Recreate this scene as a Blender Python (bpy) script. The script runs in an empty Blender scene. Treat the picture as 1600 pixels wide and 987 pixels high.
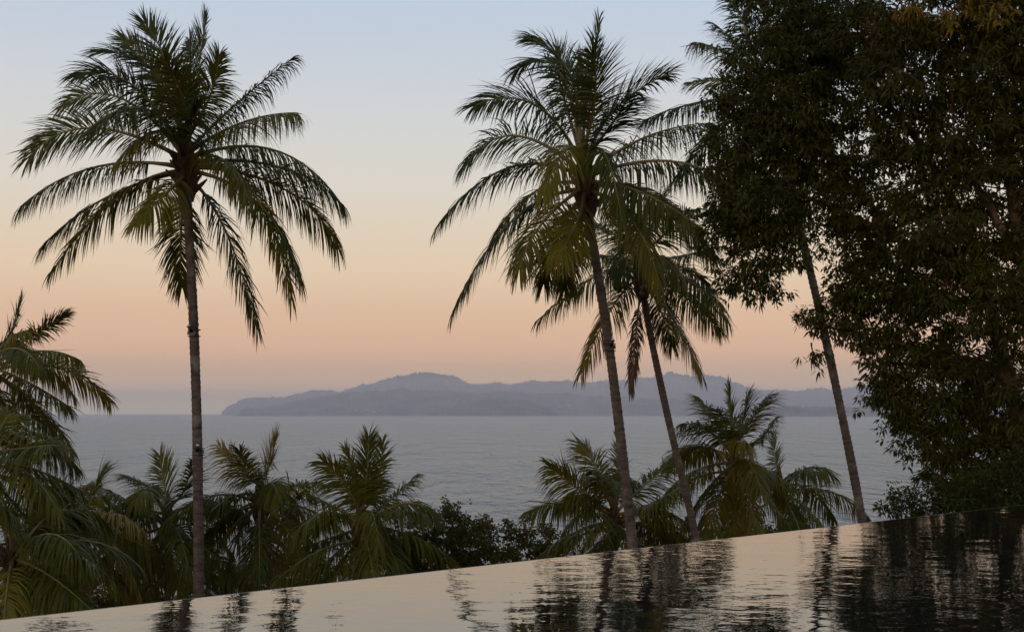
import bpy, math, random
import numpy as np
from mathutils import Vector
sc = bpy.context.scene
R = math.radians
# ------------------------------------------------------------------ camera
F = 1900.0                      # focal length in photo pixels (1600 wide)
PITCH = math.atan((645.0 - 493.5) / F)
CAMZ = 40.0
cam_d = bpy.data.cameras.new('camera'); cam = bpy.data.objects.new('camera', cam_d)
sc.collection.objects.link(cam); sc.camera = cam
cam_d.sensor_width = 36.0; cam_d.lens = 36.0 * F / 1600.0
cam_d.clip_start = 0.1; cam_d.clip_end = 120000.0
cam.location = (0, 0, CAMZ); cam.rotation_euler = (R(90) + PITCH, 0, 0)
# ------------------------------------------------------------------ sky
SUN_EL, SUN_ROT = R(3.0), R(205.0)
w = bpy.data.worlds.new('World'); sc.world = w; w.use_nodes = True
nt = w.node_tree; nt.nodes.clear()
out = nt.nodes.new('ShaderNodeOutputWorld'); bg = nt.nodes.new('ShaderNodeBackground')
sky = nt.nodes.new('ShaderNodeTexSky'); sky.sky_type = 'NISHITA'; sky.sun_disc = False
sky.sun_elevation = SUN_EL; sky.sun_rotation = SUN_ROT; sky.altitude = 40
sky.air_density = 1.0; sky.dust_density = 1.0; sky.ozone_density = 1.0
tc = nt.nodes.new('ShaderNodeTexCoord'); sep = nt.nodes.new('ShaderNodeSeparateXYZ')
ramp = nt.nodes.new('ShaderNodeValToRGB'); ramp.color_ramp.interpolation = 'LINEAR'
# twilight bands by sine of the elevation, linear colour (dusk haze over the horizon)
SKYR = [(-1.0, (0.20, 0.19, 0.20)), (-0.002, (2.4000, 1.8823, 0.7074)),
 (0.0037, (2.4000, 1.8823, 0.7074)), (0.0183, (1.8427, 1.0790, 0.4621)), (0.0341, (1.1509, 0.6980, 0.3437)), (0.0498, (1.2839, 0.7181, 0.3778)), (0.0813, (1.1442, 0.7266, 0.4287)), (0.1127, (1.1337, 0.8384, 0.5404)), (0.1492, (1.0470, 0.8628, 0.6414)), (0.1801, (0.9762, 0.8870, 0.7609)), (0.2307, (0.8597, 0.8681, 0.8431)), (0.2605, (0.8028, 0.8367, 0.8843)), (0.2896, (0.7261, 0.7978, 0.9044)), (0.3275, (0.6545, 0.7727, 0.9271)), (0.3551, (0.6282, 0.7571, 0.9271)),
 (0.50, (0.42, 0.49, 0.60)), (1.0, (0.28, 0.34, 0.45))]
els = ramp.color_ramp.elements
while len(els) > 1: els.remove(els[-1])
for i, (z, c) in enumerate(SKYR):
    p = (z + 1) / 2
    e = els[0] if i == 0 else els.new(p)
    e.position = p; e.color = (c[0] * .4, c[1] * .4, c[2] * .4, 1)
mr = nt.nodes.new('ShaderNodeMath'); mr.operation = 'MULTIPLY_ADD'
mr.inputs[1].default_value = 0.5; mr.inputs[2].default_value = 0.5
L = nt.links.new
nrm = nt.nodes.new('ShaderNodeVectorMath'); nrm.operation = 'NORMALIZE'
L(tc.outputs['Generated'], nrm.inputs[0]); L(nrm.outputs[0], sep.inputs[0]); L(sep.outputs['Z'], mr.inputs[0]); L(mr.outputs[0], ramp.inputs[0])
sc10 = nt.nodes.new('ShaderNodeVectorMath'); sc10.operation = 'SCALE'; sc10.inputs['Scale'].default_value = 9.2 / .4
L(ramp.outputs[0], sc10.inputs[0])
add = nt.nodes.new('ShaderNodeMix'); add.data_type = 'RGBA'; add.blend_type = 'MIX'
add.inputs[0].default_value = 0.88           # the rest is the plain Nishita sky
L(sky.outputs[0], add.inputs[6]); L(sc10.outputs[0], add.inputs[7])
bg.inputs[1].default_value = 0.10
L(add.outputs[2], bg.inputs[0]); L(bg.outputs[0], out.inputs[0])
# ------------------------------------------------------------------ sun (afterglow from behind the camera, very soft)
sd = bpy.data.lights.new('sun', 'SUN'); sun = bpy.data.objects.new('sun', sd); sc.collection.objects.link(sun)
sd.energy = 0.9; sd.angle = R(20); sd.color = (1.0, 0.68, 0.38)
az = SUN_ROT
sdir = Vector((math.sin(az) * math.cos(SUN_EL), math.cos(az) * math.cos(SUN_EL), math.sin(SUN_EL)))
sun.rotation_euler = sdir.to_track_quat('Z', 'Y').to_euler()
vs = sc.view_settings
vs.view_transform = 'Standard'; vs.look = 'None'; vs.exposure = 0.0; vs.gamma = 1.0; vs.use_curve_mapping = False
sc.cycles.max_bounces = 6; sc.cycles.diffuse_bounces = 2; sc.cycles.glossy_bounces = 3
sc.cycles.transmission_bounces = 4; sc.cycles.volume_bounces = 3; sc.cycles.transparent_max_bounces = 8
sc.cycles.use_denoising = True
try: sc.cycles.denoiser = 'OPENIMAGEDENOISE'
except Exception: pass
# ------------------------------------------------------------------ helpers
rng = np.random.default_rng(7)
def at(x, y, Y):
    """world point whose picture lies at photo pixel (x, y), at ground distance Y"""
    cx, cz = x - 800.0, 493.5 - y
    d = np.array([cx, F * math.cos(PITCH) - cz * math.sin(PITCH), F * math.sin(PITCH) + cz * math.cos(PITCH)])
    return np.array([0, 0, CAMZ]) + d * (Y / d[1])
def mesh_obj(name, V, Fc, mats, parent=None, fmat=None, smooth=True):
    me = bpy.data.meshes.new(name)
    V = np.asarray(V, dtype=np.float64)
    loc = np.zeros(3)
    me.from_pydata(V.tolist(), [], Fc if isinstance(Fc, list) else Fc.tolist())
    for m in (mats if isinstance(mats, (list, tuple)) else [mats]): me.materials.append(m)
    if fmat is not None: me.polygons.foreach_set('material_index', np.asarray(fmat, dtype=np.int32))
    if smooth: me.polygons.foreach_set('use_smooth', np.ones(len(me.polygons), dtype=bool))
    me.update()
    o = bpy.data.objects.new(name, me); sc.collection.objects.link(o)
    if parent is not None: o.parent = parent
    return o
def tag(o, label=None, cat=None, group=None, kind=None):
    if label: o['label'] = label
    if cat: o['category'] = cat
    if group: o['group'] = group
    if kind: o['kind'] = kind
    return o
def empty(name, loc, label, cat, group=None):
    o = bpy.data.objects.new(name, None); sc.collection.objects.link(o); o.location = tuple(loc)
    o.empty_display_size = 0.3
    return tag(o, label, cat, group)
class MB:
    """collects quads/tris in world space, then links them as one mesh relative to a parent origin"""
    def __init__(s): s.v = []; s.f = []; s.n = 0; s.m = []
    def add(s, V, Fc, mi=0):
        V = np.asarray(V, float).reshape(-1, 3); s.v.append(V)
        for f in Fc: s.f.append([int(i) + s.n for i in f]); s.m.append(mi)
        s.n += len(V)
    def tube(s, P, rad, n=8, mi=0, cap=True):
        P = np.asarray(P, float); rad = np.broadcast_to(rad, (len(P),))
        T = np.gradient(P, axis=0); T /= np.linalg.norm(T, axis=1)[:, None] + 1e-12
        ref = np.array([0.0, 1.0, 0.02]) if abs(T[0][1]) < .8 else np.array([0, 0.02, 1.0])
        V = []
        A = np.cross(T[0], ref)
        for i in range(len(P)):
            A = A - T[i] * (A @ T[i]); A = A / np.linalg.norm(A); B = np.cross(T[i], A)
            for k in range(n):
                a = 2 * math.pi * k / n
                V.append(P[i] + rad[i] * (A * math.cos(a) + B * math.sin(a)))
        Fc = [[i * n + k, i * n + (k + 1) % n, (i + 1) * n + (k + 1) % n, (i + 1) * n + k] for i in range(len(P) - 1) for k in range(n)]
        if cap: Fc += [list(range(n))[::-1], [(len(P) - 1) * n + k for k in range(n)]]
        s.add(V, Fc, mi)
    def box(s, c, size, mi=0, rz=0.0):
        c = np.asarray(c, float); h = np.asarray(size, float) / 2
        V = np.array([[x, y, z] for x in (-1, 1) for y in (-1, 1) for z in (-1, 1)]) * h
        ca, sa = math.cos(rz), math.sin(rz)
        V = np.stack([V[:, 0] * ca - V[:, 1] * sa, V[:, 0] * sa + V[:, 1] * ca, V[:, 2]], 1) + c
        s.add(V, [(0, 1, 3, 2), (4, 6, 7, 5), (0, 4, 5, 1), (2, 3, 7, 6), (0, 2, 6, 4), (1, 5, 7, 3)], mi)
    def ball(s, c, r, n=8, mi=0, sz=(1, 1, 1)):
        V = []; c = np.asarray(c, float)
        for i in range(n + 1):
            th = math.pi * i / n
            for k in range(n * 2):
                ph = math.pi * k / n
                V.append(c + r * np.array([math.sin(th) * math.cos(ph) * sz[0], math.sin(th) * math.sin(ph) * sz[1], math.cos(th) * sz[2]]))
        m = n * 2
        s.add(V, [[i * m + k, (i + 1) * m + k, (i + 1) * m + (k + 1) % m, i * m + (k + 1) % m] for i in range(n) for k in range(m)], mi)
    def build(s, name, mats, parent=None, origin=None, smooth=True):
        V = np.concatenate(s.v)
        if origin is not None: V = V - np.asarray(origin, float)
        return mesh_obj(name, V, s.f, mats, parent, s.m, smooth)
# ------------------------------------------------------------------ materials
def mat(name):
    m = bpy.data.materials.new(name); m.use_nodes = True
    t = m.node_tree; b = t.nodes['Principled BSDF']
    return m, t, b
def noise_mat(name, c1, c2, scale=4.0, rough=0.8, detail=6, stretch=(1, 1, 1), bump=0.0, bscale=None, bdist=0.02, spec=0.5, ramp=(0.35, 0.65)):
    m, t, b = mat(name); N = t.nodes.new; l = t.links.new
    co = N('ShaderNodeTexCoord'); mp = N('ShaderNodeMapping'); mp.inputs['Scale'].default_value = stretch
    no = N('ShaderNodeTexNoise'); no.inputs['Scale'].default_value = scale; no.inputs['Detail'].default_value = detail
    cr = N('ShaderNodeValToRGB'); cr.color_ramp.elements[0].position = ramp[0]; cr.color_ramp.elements[1].position = ramp[1]
    cr.color_ramp.elements[0].color = (*c1, 1); cr.color_ramp.elements[1].color = (*c2, 1)
    l(co.outputs['Object'], mp.inputs[0]); l(mp.outputs[0], no.inputs['Vector']); l(no.outputs[0], cr.inputs[0]); l(cr.outputs[0], b.inputs['Base Color'])
    b.inputs['Roughness'].default_value = rough; b.inputs['Specular IOR Level'].default_value = spec
    if bump:
        n2 = N('ShaderNodeTexNoise'); n2.inputs['Scale'].default_value = bscale or scale * 3; n2.inputs['Detail'].default_value = 6
        l(mp.outputs[0], n2.inputs['Vector'])
        bp = N('ShaderNodeBump'); bp.inputs['Strength'].default_value = bump; bp.inputs['Distance'].default_value = bdist
        l(n2.outputs[0], bp.inputs['Height']); l(bp.outputs[0], b.inputs['Normal'])
    return m
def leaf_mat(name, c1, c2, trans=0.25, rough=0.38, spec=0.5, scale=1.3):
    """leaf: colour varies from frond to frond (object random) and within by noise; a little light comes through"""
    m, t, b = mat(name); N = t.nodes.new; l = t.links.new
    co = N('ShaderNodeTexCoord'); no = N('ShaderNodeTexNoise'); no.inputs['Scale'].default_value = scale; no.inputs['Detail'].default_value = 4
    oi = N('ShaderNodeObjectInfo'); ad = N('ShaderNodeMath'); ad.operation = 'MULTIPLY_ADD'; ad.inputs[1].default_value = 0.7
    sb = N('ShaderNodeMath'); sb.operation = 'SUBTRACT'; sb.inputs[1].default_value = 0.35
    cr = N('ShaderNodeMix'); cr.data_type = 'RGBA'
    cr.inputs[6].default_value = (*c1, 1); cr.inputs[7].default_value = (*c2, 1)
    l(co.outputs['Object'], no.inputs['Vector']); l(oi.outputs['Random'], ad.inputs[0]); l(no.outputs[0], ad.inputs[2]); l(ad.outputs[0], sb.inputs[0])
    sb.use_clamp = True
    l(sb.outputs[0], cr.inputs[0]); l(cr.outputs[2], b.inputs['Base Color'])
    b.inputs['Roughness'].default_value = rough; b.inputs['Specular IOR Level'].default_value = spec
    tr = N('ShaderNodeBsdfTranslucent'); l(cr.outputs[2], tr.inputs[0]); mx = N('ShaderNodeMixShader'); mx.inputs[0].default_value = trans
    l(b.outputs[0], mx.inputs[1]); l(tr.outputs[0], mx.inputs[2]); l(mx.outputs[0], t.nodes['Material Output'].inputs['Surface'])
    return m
M = {}
M['green'] = leaf_mat('frond green', (0.028, 0.044, 0.004), (0.085, 0.092, 0.008), rough=0.44, spec=0.2)
M['lush'] = leaf_mat('frond yellow green', (0.048, 0.058, 0.004), (0.13, 0.125, 0.008), rough=0.45, spec=0.18)
M['olive'] = leaf_mat('frond olive', (0.075, 0.075, 0.005), (0.18, 0.145, 0.010), rough=0.44, spec=0.2)
M['yellow'] = leaf_mat('frond yellowing', (0.13, 0.10, 0.010), (0.26, 0.16, 0.015), rough=0.42, spec=0.3)
M['dead'] = leaf_mat('frond dry brown', (0.05, 0.032, 0.02), (0.09, 0.06, 0.038), trans=0.1, rough=0.7, spec=0.2)
M['rib'] = noise_mat('midrib', (0.10, 0.085, 0.02), (0.20, 0.14, 0.03), 3, 0.5)
M['rib_dry'] = noise_mat('midrib dry', (0.13, 0.065, 0.025), (0.2, 0.11, 0.04), 3, 0.6)
M['fibre'] = noise_mat('fibre', (0.035, 0.018, 0.010), (0.13, 0.06, 0.025), 9, 0.95, stretch=(3, 3, .7), bump=0.8, bscale=20)
M['nut'] = noise_mat('coconut husk', (0.06, 0.045, 0.012), (0.11, 0.055, 0.02), 5, 0.5)
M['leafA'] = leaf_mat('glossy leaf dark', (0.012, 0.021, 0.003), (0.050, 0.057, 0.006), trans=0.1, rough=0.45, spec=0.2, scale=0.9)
M['leafB'] = leaf_mat('glossy leaf olive', (0.024, 0.030, 0.003), (0.125, 0.108, 0.008), trans=0.12, rough=0.45, spec=0.2, scale=0.8)
M['leafY'] = leaf_mat('young yellow leaf', (0.10, 0.075, 0.006), (0.28, 0.17, 0.012), trans=0.2, rough=0.45, spec=0.2, scale=0.8)
M['leafC'] = leaf_mat('shrub leaf', (0.042, 0.052, 0.004), (0.13, 0.12, 0.009), trans=0.2, rough=0.45, spec=0.25, scale=1.0)
M['bark'] = noise_mat('tree bark', (0.05, 0.028, 0.018), (0.12, 0.07, 0.045), 3, 0.9, stretch=(1, 1, .25), bump=0.6, bscale=12)
def trunk_mat():
    m, t, b = mat('palm bark'); N = t.nodes.new; l = t.links.new
    co = N('ShaderNodeTexCoord'); mp = N('ShaderNodeMapping'); mp.inputs['Scale'].default_value = (1, 1, 4)
    no = N('ShaderNodeTexNoise'); no.inputs['Scale'].default_value = 3.5; no.inputs['Detail'].default_value = 8; no.inputs['Roughness'].default_value = 0.7
    cr = N('ShaderNodeValToRGB'); cr.color_ramp.elements[0].position = 0.32; cr.color_ramp.elements[1].position = 0.68
    cr.color_ramp.elements[0].color = (0.020, 0.014, 0.012, 1); cr.color_ramp.elements[1].color = (0.13, 0.098, 0.086, 1)
    n2 = N('ShaderNodeTexNoise'); n2.inputs['Scale'].default_value = 0.35; n2.inputs['Detail'].default_value = 2
    n2.inputs['Scale'].default_value = 1.6; n2.inputs['Detail'].default_value = 5
    mm = N('ShaderNodeMix'); mm.data_type = 'RGBA'; lr = N('ShaderNodeMapRange')
    lr.inputs[1].default_value = 0.56; lr.inputs[2].default_value = 0.66; lr.inputs[3].default_value = 0; lr.inputs[4].default_value = 0.55
    mm.inputs[7].default_value = (0.20, 0.18, 0.165, 1)      # pale lichen patches
    l(co.outputs['Object'], mp.inputs[0]); l(mp.outputs[0], no.inputs['Vector']); l(co.outputs['Object'], n2.inputs['Vector'])
    l(no.outputs[0], cr.inputs[0]); l(cr.outputs[0], mm.inputs[6]); l(n2.outputs[0], lr.inputs[0]); l(lr.outputs[0], mm.inputs[0]); l(mm.outputs[2], b.inputs['Base Color'])
    bp = N('ShaderNodeBump'); bp.inputs['Strength'].default_value = 0.8; bp.inputs['Distance'].default_value = 0.02
    l(no.outputs[0], bp.inputs['Height']); l(bp.outputs[0], b.inputs['Normal'])
    b.inputs['Roughness'].default_value = 0.9
    return m
M['trunk'] = trunk_mat()
M['dark_metal'] = noise_mat('dark fixture', (0.01, 0.01, 0.012), (0.02, 0.02, 0.022), 8, 0.45)
m, t, b = mat('lens glass'); b.inputs['Base Color'].default_value = (0.5, 0.5, 0.52, 1); b.inputs['Roughness'].default_value = 0.1; M['lens'] = m

def wave_mat(name, base, layers, rough, ior, spec=0.5):
    m, t, b = mat(name); N = t.nodes.new; l = t.links.new
    co = N('ShaderNodeTexCoord'); prev = None
    for (sx, sy, sz, rot, detail, strength, dist) in layers:
        mp = N('ShaderNodeMapping'); mp.inputs['Scale'].default_value = (sx, sy, sz); mp.inputs['Rotation'].default_value = (0, 0, rot)
        no = N('ShaderNodeTexNoise'); no.inputs['Scale'].default_value = 1.0; no.inputs['Detail'].default_value = detail
        no.inputs['Roughness'].default_value = 0.55
        bp = N('ShaderNodeBump'); bp.inputs['Strength'].default_value = strength; bp.inputs['Distance'].default_value = dist
        l(co.outputs['Object'], mp.inputs[0]); l(mp.outputs[0], no.inputs['Vector']); l(no.outputs[0], bp.inputs['Height'])
        if prev: l(prev.outputs[0], bp.inputs['Normal'])
        prev = bp
    l(prev.outputs[0], b.inputs['Normal'])
    b.inputs['Base Color'].default_value = (*base, 1); b.inputs['Roughness'].default_value = rough; b.inputs['IOR'].default_value = ior
    b.inputs['Specular IOR Level'].default_value = spec
    return m, t, b, co
# ------------------------------------------------------------------ setting: sea
M['sea'], _, _, _ = wave_mat('sea water', (0.055, 0.135, 0.175),
    [(0.006, 0.0015, 1, 0.1, 5, 1.0, 40.0), (0.03, 0.007, 1, 0.12, 4, 1.0, 20.0), (0.13, 0.036, 1, -0.1, 4, 1.0, 7.0), (0.5, 0.18, 1, 0.1, 4, 1.0, 1.5)], 0.28, 1.33)
S = 28000.0
tag(mesh_obj('sea', [(-S, -3000, 0), (S, -3000, 0), (S, 40000, 0), (-S, 40000, 0)], [(0, 1, 2, 3)], M['sea'], smooth=False), kind='structure')
# ------------------------------------------------------------------ pool geometry
WZ = CAMZ - 0.85
def hit(x, y, z):
    p1 = at(x, y, 1.0); d = p1 - np.array([0, 0, CAMZ]); return np.array([0, 0, CAMZ]) + d * ((z - CAMZ) / d[2])
E0 = hit(0, 968.5, WZ); E1 = hit(1600, 788.5, WZ)
ed = (E1 - E0); ed[2] = 0; ed /= np.linalg.norm(ed)
nin = np.array([ed[1], -ed[0], 0.0])          # towards the camera side
def pool(s, w, z): return E0 + ed * s + nin * w + np.array([0, 0, z - WZ])
S0, S1, PW = -6.0, 17.0, 4.3
def out_dist(x, y): return -((x - E0[0]) * nin[0] + (y - E0[1]) * nin[1])
def ground_z(x, y):
    d = out_dist(x, y)
    if d < 0: return WZ - 2.2
    z = WZ - 2.2 - 0.30 * min(d, 40) - 0.155 * max(d - 40, 0)
    return z + 0.35 * math.sin(x * 0.21 + 1) * math.sin(y * 0.17) * min(1, d / 10)
m_pool, tp, bpn, cop = wave_mat('pool water', (0.008, 0.009, 0.009),
    [(1.1, 1.4, 1, 0.6, 2, 1.0, 0.0062), (4.5, 6.0, 1, 0.35, 2, 1.0, 0.0025), (15.0, 22.0, 1, -0.3, 2, 1.0, 0.0006)], 0.0, 2.9)
# calm and ruffled patches
_no = tp.nodes.new('ShaderNodeTexNoise'); _no.inputs['Scale'].default_value = 0.5; _no.inputs['Detail'].default_value = 3
_cr = tp.nodes.new('ShaderNodeMapRange'); _cr.inputs[1].default_value = 0.38; _cr.inputs[2].default_value = 0.62; _cr.inputs[3].default_value = 0.25; _cr.inputs[4].default_value = 1.0
tp.links.new(cop.outputs['Object'], _no.inputs['Vector']); tp.links.new(_no.outputs[0], _cr.inputs[0])
for _n in tp.nodes:
    if _n.type == 'BUMP' and _n.inputs['Distance'].default_value < .006: tp.links.new(_cr.outputs[0], _n.inputs['Strength'])
M['pool'] = m_pool
tag(mesh_obj('pool_water', [pool(S0, 0, WZ), pool(S1, 0, WZ), pool(S1, PW, WZ), pool(S0, PW, WZ)], [(0, 1, 2, 3)], M['pool'], smooth=False), kind='structure')
M['stone'] = noise_mat('dark pool stone', (0.03, 0.028, 0.026), (0.07, 0.06, 0.055), 6, 0.35, bump=0.3)
M['deck'] = noise_mat('deck stone', (0.16, 0.14, 0.12), (0.26, 0.23, 0.2), 3, 0.7, bump=0.2)
mb = MB()
def slab(s0, s1, w0, w1, z0, z1, mi=0):
    V = [pool(s, w_, z) for z in (z0, z1) for (s, w_) in ((s0, w0), (s1, w0), (s1, w1), (s0, w1))]
    mb.add(V, [(0, 1, 2, 3), (4, 7, 6, 5), (0, 4, 5, 1), (1, 5, 6, 2), (2, 6, 7, 3), (3, 7, 4, 0)], mi)
slab(S0 - .3, S1 + .3, -0.05, -0.004, WZ - 3.0, WZ - 0.006)      # outer face of the overflow edge
slab(S0 - .3, S1 + .3, 0.0, 0.3, WZ - 3.0, WZ - 0.03)
slab(S0 - .3, S1 + .3, 0.31, PW, WZ - 3.0, WZ - 1.3)
tag(mb.build('pool_wall', M['stone'], smooth=False), 'dark stone overflow wall along the far edge of the infinity pool', 'pool wall')
mb = MB()
slab(S0 - 6, S1 + 6, PW + .01, PW + 9, WZ - 2.9, WZ + 0.10)
slab(S0 - 6, S0 - 0.32, -1, PW, WZ - 2.9, WZ + 0.08)
tag(mb.build('pool_deck', M['deck'], smooth=False), kind='structure')
# ------------------------------------------------------------------ hillside ground
M['soil'] = noise_mat('hillside soil', (0.025, 0.022, 0.012), (0.05, 0.045, 0.02), 0.4, 0.95, bump=0.5)
nx, ny = 70, 90
V = []; 
us = np.linspace(-220, 260, nx); vs_ = np.concatenate([np.linspace(-260, -1, 20), np.linspace(0.0, 60, 40), np.linspace(64, 225, 30)])
for v in vs_:
    for u in us:
        p = E0 + ed * u - nin * v
        z = ground_z(p[0], p[1]) if v >= 0 else (WZ - 3.1)
        V.append((p[0], p[1], max(z, -3)))
Fc = [[j * nx + i, j * nx + i + 1, (j + 1) * nx + i + 1, (j + 1) * nx + i] for j in range(len(vs_) - 1) for i in range(nx - 1)]
tag(mesh_obj('ground', V, Fc, M['soil']), kind='structure')
# ------------------------------------------------------------------ far hills
M['forest'] = noise_mat('forested hill', (0.016, 0.022, 0.016), (0.22, 0.19, 0.14), 0.0035, 0.95, detail=10)
M['sand'] = noise_mat('beach sand', (0.38, 0.33, 0.27), (0.46, 0.4, 0.33), 0.02, 0.9)
def hill(name, D, prof, half, seed, rough=1.0, steep=1.0):
    r = np.random.default_rng(seed)
    px = np.array([p[0] for p in prof], float); py = np.array([p[1] for p in prof], float)
    n = int((px[-1] - px[0]) / 1.1) + 2
    xs = np.linspace(px[0], px[-1], n); ys = np.interp(xs, px, py)
    base = 645.0 + CAMZ * F / D
    h = np.maximum(base - ys, 0) / F * D
    fx = (xs - 800) / F * D
    ph = r.uniform(0, 6.28, 40)
    def fb(x, y, k0=0.0012):
        s = 0
        for o in range(6):
            k = k0 * 2.1 ** o
            s += (0.6 ** o) * math.sin(x * k + ph[o] + 1.7 * math.sin(y * k * 1.3 + ph[o + 10])) * math.sin(y * k * 1.1 + ph[o + 20] + x * k * 0.4)
        return s
    m_ = 15
    vv = np.linspace(-1, 1, m_)
    V = []
    for j, v in enumerate(vv):
        fall = (1 - abs(v) ** 1.6) ** steep
        for i in range(n):
            hh = h[i] * fall
            hh += fb(fx[i], v * half) * 0.10 * h[i] * (1 - fall) * rough + ((r.uniform(-1, 1) * D / 1900 * 1.8 + 2 * D / 1900 * fb(fx[i], v * half, 0.006)) * min(1, h[i] / 60) if fall > 0.1 else 0)
            V.append((fx[i] * (1 + v * half / D), D + v * half, hh if abs(v) < 1 else -6))
    Fc = [[j * n + i, j * n + i + 1, (j + 1) * n + i + 1, (j + 1) * n + i] for j in range(m_ - 1) for i in range(n - 1)]
    return tag(mesh_obj(name, V, Fc, M['forest']), kind='structure')
HA = [(346,650),(349,643),(356,636),(375,627),(392,621),(409,618.5),(425,620),(439,622),(461,616),(490,611),(517,608.5),(532,611),(562,602),(592,597),(619,589),(640,584.5),(660,581.5),(672,580.5),(686,582),(700,586),(712,590),(727,597),(735,600),(760,600),(780,598),(806,597.5),(844,595),(870,596),(900,596),(937,595),(975,594),(1012,591),(1031,586.5),(1043,582),(1050,580.5),(1057,583),(1065,585),(1095,586.5),(1125,589),(1144,596),(1170,606),(1207,609),(1249,611),(1282,607),(1316,607),(1342,602),(1369,601),(1450,604),(1520,610),(1600,612),(1700,618),(1800,650)]
HB = [(366,651),(371,648),(378,641),(386,637),(405,637.5),(439,633),(465,627),(482,623),(499,620),(520,617),(536,616),(562,611),(592,609),(615,608),(637,609),(675,610),(720,613),(780,612),(850,615),(930,618),(1010,622),(1100,628),(1180,640),(1220,651)]
HC = [(680,651),(694,644),(710,636),(724,631),(750,627),(787,624),(808,625),(825,627),(842,633),(858,640),(880,651)]
HD = [(1165,651.5),(1180,645),(1192,640),(1207,636.5),(1230,635),(1252,636),(1275,637),(1310,636),(1340,638),(1369,635),(1430,634),(1500,637),(1580,640),(1700,652)]
hill('hills', 25500, HA, 3400, 1)
hill('hills', 17500, HB, 1500, 2)
hill('hills', 14400, HC, 900, 3)
hill('headland', 12900, HD, 450, 4, 0.6)
def strip(name, x0, x1, D, hgt, m_):
    V = []; n = 60
    for i in range(n + 1):
        X = ((x0 + (x1 - x0) * i / n) - 800) / F * D
        wob = 60 * math.sin(i * .37) + 30 * math.sin(i * 1.1)
        V += [(X, D - 160 + wob, 0.15), (X, D + 240, hgt)]
    tag(mesh_obj(name, V, [[2*i, 2*i+2, 2*i+3, 2*i+1] for i in range(n)], m_), kind='structure')
strip('beach', 470, 1175, 13250, 9, M['sand'])
strip('beach', 1195, 1500, 12250, 6, M['sand'])
# small pale houses on the far hills
M['wall'] = noise_mat('pale wall', (0.36, 0.33, 0.31), (0.46, 0.43, 0.40), 0.05, 0.8)
M['roof'] = noise_mat('tiled roof', (0.22, 0.13, 0.09), (0.3, 0.18, 0.12), 0.05, 0.8)
def house(px, D, z, wd, label, group):
    X = (px - 800) / F * D
    o = empty('hillside_building', (X, D, z), label, 'building', group)
    a = MB(); a.box((0, 0, 5), (wd, 22, 14)); a.build('wall', M['wall'], o, smooth=False)
    a = MB(); h0 = 12.003; hw = wd / 2 + 2
    a.add([(-hw, -13, h0), (hw, -13, h0), (hw, 13, h0), (-hw, 13, h0), (-hw * .6, 0, h0 + 6), (hw * .6, 0, h0 + 6)], [(0, 1, 5, 4), (2, 3, 4, 5), (1, 2, 5), (3, 0, 4), (3, 2, 1, 0)])
    a.build('roof', M['roof'], o, smooth=False)
def on_hill(py, D): return CAMZ + (645 - py) / F * D
OR5 = ['leftmost', 'second', 'third', 'fourth', 'rightmost']
for i, (px, py, wd) in enumerate(((557,642,55),(566,643,40),(574,641,60),(585,643,45),(595,642,50))):
    house(px, 14700, on_hill(py, 14700), wd, OR5[i] + ' of five tiny pale buildings low above the shore of the left headland', 'pale buildings low on the left headland')
for i, (px, py, wd) in enumerate(((703,627,60),(714,625,45),(724,628,50))):
    house(px, 15600, on_hill(py, 15600), wd, ['leftmost', 'middle', 'rightmost'][i] + ' of three tiny pale buildings on the slope below the highest hill', 'pale buildings halfway up the middle hill')
for i, (px, py, wd) in enumerate(((876,636,70),(888,634,45))):
    house(px, 15300, on_hill(py, 15300), wd, ['left', 'right'][i] + ' of two tiny pale hill buildings left of the tall middle palm trunk', 'pale buildings beside the tall palm trunk')
for i, (px, py, wd) in enumerate(((1326,634,90),(1338,633,60))):
    house(px, 13500, on_hill(py, 13500), wd, ['left', 'right'][i] + ' of two tiny pale buildings above the dark spit on the right', 'pale buildings above the dark spit')
# two far boats
M['white'] = noise_mat('white boat paint', (0.74, 0.74, 0.73), (0.82, 0.82, 0.8), 1, 0.4)
def boat_hull(a, Lh, B, H):
    n = 10; V = []
    for i in range(n + 1):
        t_ = i / n; w_ = B / 2 * (math.sin(math.pi * min(1, (1 - t_) * .5 + .12)) ** .8) * (1 if t_ < .95 else .2)
        x = -Lh / 2 + Lh * t_
        V += [(x, -w_, H * (1 + .3 * t_)), (x, -w_ * .5, 0.02), (x, w_ * .5, 0.02), (x, w_, H * (1 + .3 * t_))]
    Fc = [[4*i+k, 4*i+4+k, 4*i+5+k, 4*i+1+k] for i in range(n) for k in range(3)] + [[4*i+3, 4*i+7, 4*i+4, 4*i] for i in range(n)] + [[0, 1, 2, 3], [4*n+3, 4*n+2, 4*n+1, 4*n]]
    a.add(V, Fc)
D = 12000
o = empty('sailboat', ((770.5 - 800) / F * D, D, 0), 'tiny white sailboat with a tall thin mast below the far hills', 'sailboat')
a = MB(); boat_hull(a, 24, 6, 3.2); a.build('hull', M['white'], o)
a = MB(); a.tube([(1, 0, 3), (1, 0, 32)], .45, 6); a.build('mast', M['white'], o)
a = MB(); a.add([(0.4, 0, 6), (-9, 0, 6), (0.4, 0, 30), (.4, .3, 6), (-9, .3, 6), (.4, .3, 30)], [(0, 1, 2), (5, 4, 3), (0, 3, 4, 1), (1, 4, 5, 2), (2, 5, 3, 0)]); a.build('sail', M['white'], o, smooth=False)
D = 11800
o = empty('motorboat', ((905 - 800) / F * D, D, 0), 'tiny white motorboat on the far shore line, left of the tall middle palm trunk', 'motorboat')
a = MB(); boat_hull(a, 34, 8, 4); a.build('hull', M['white'], o)
a = MB(); a.box((-3, 0, 6.6), (15, 5, 3.6)); a.build('cabin', M['white'], o, smooth=False)
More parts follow.
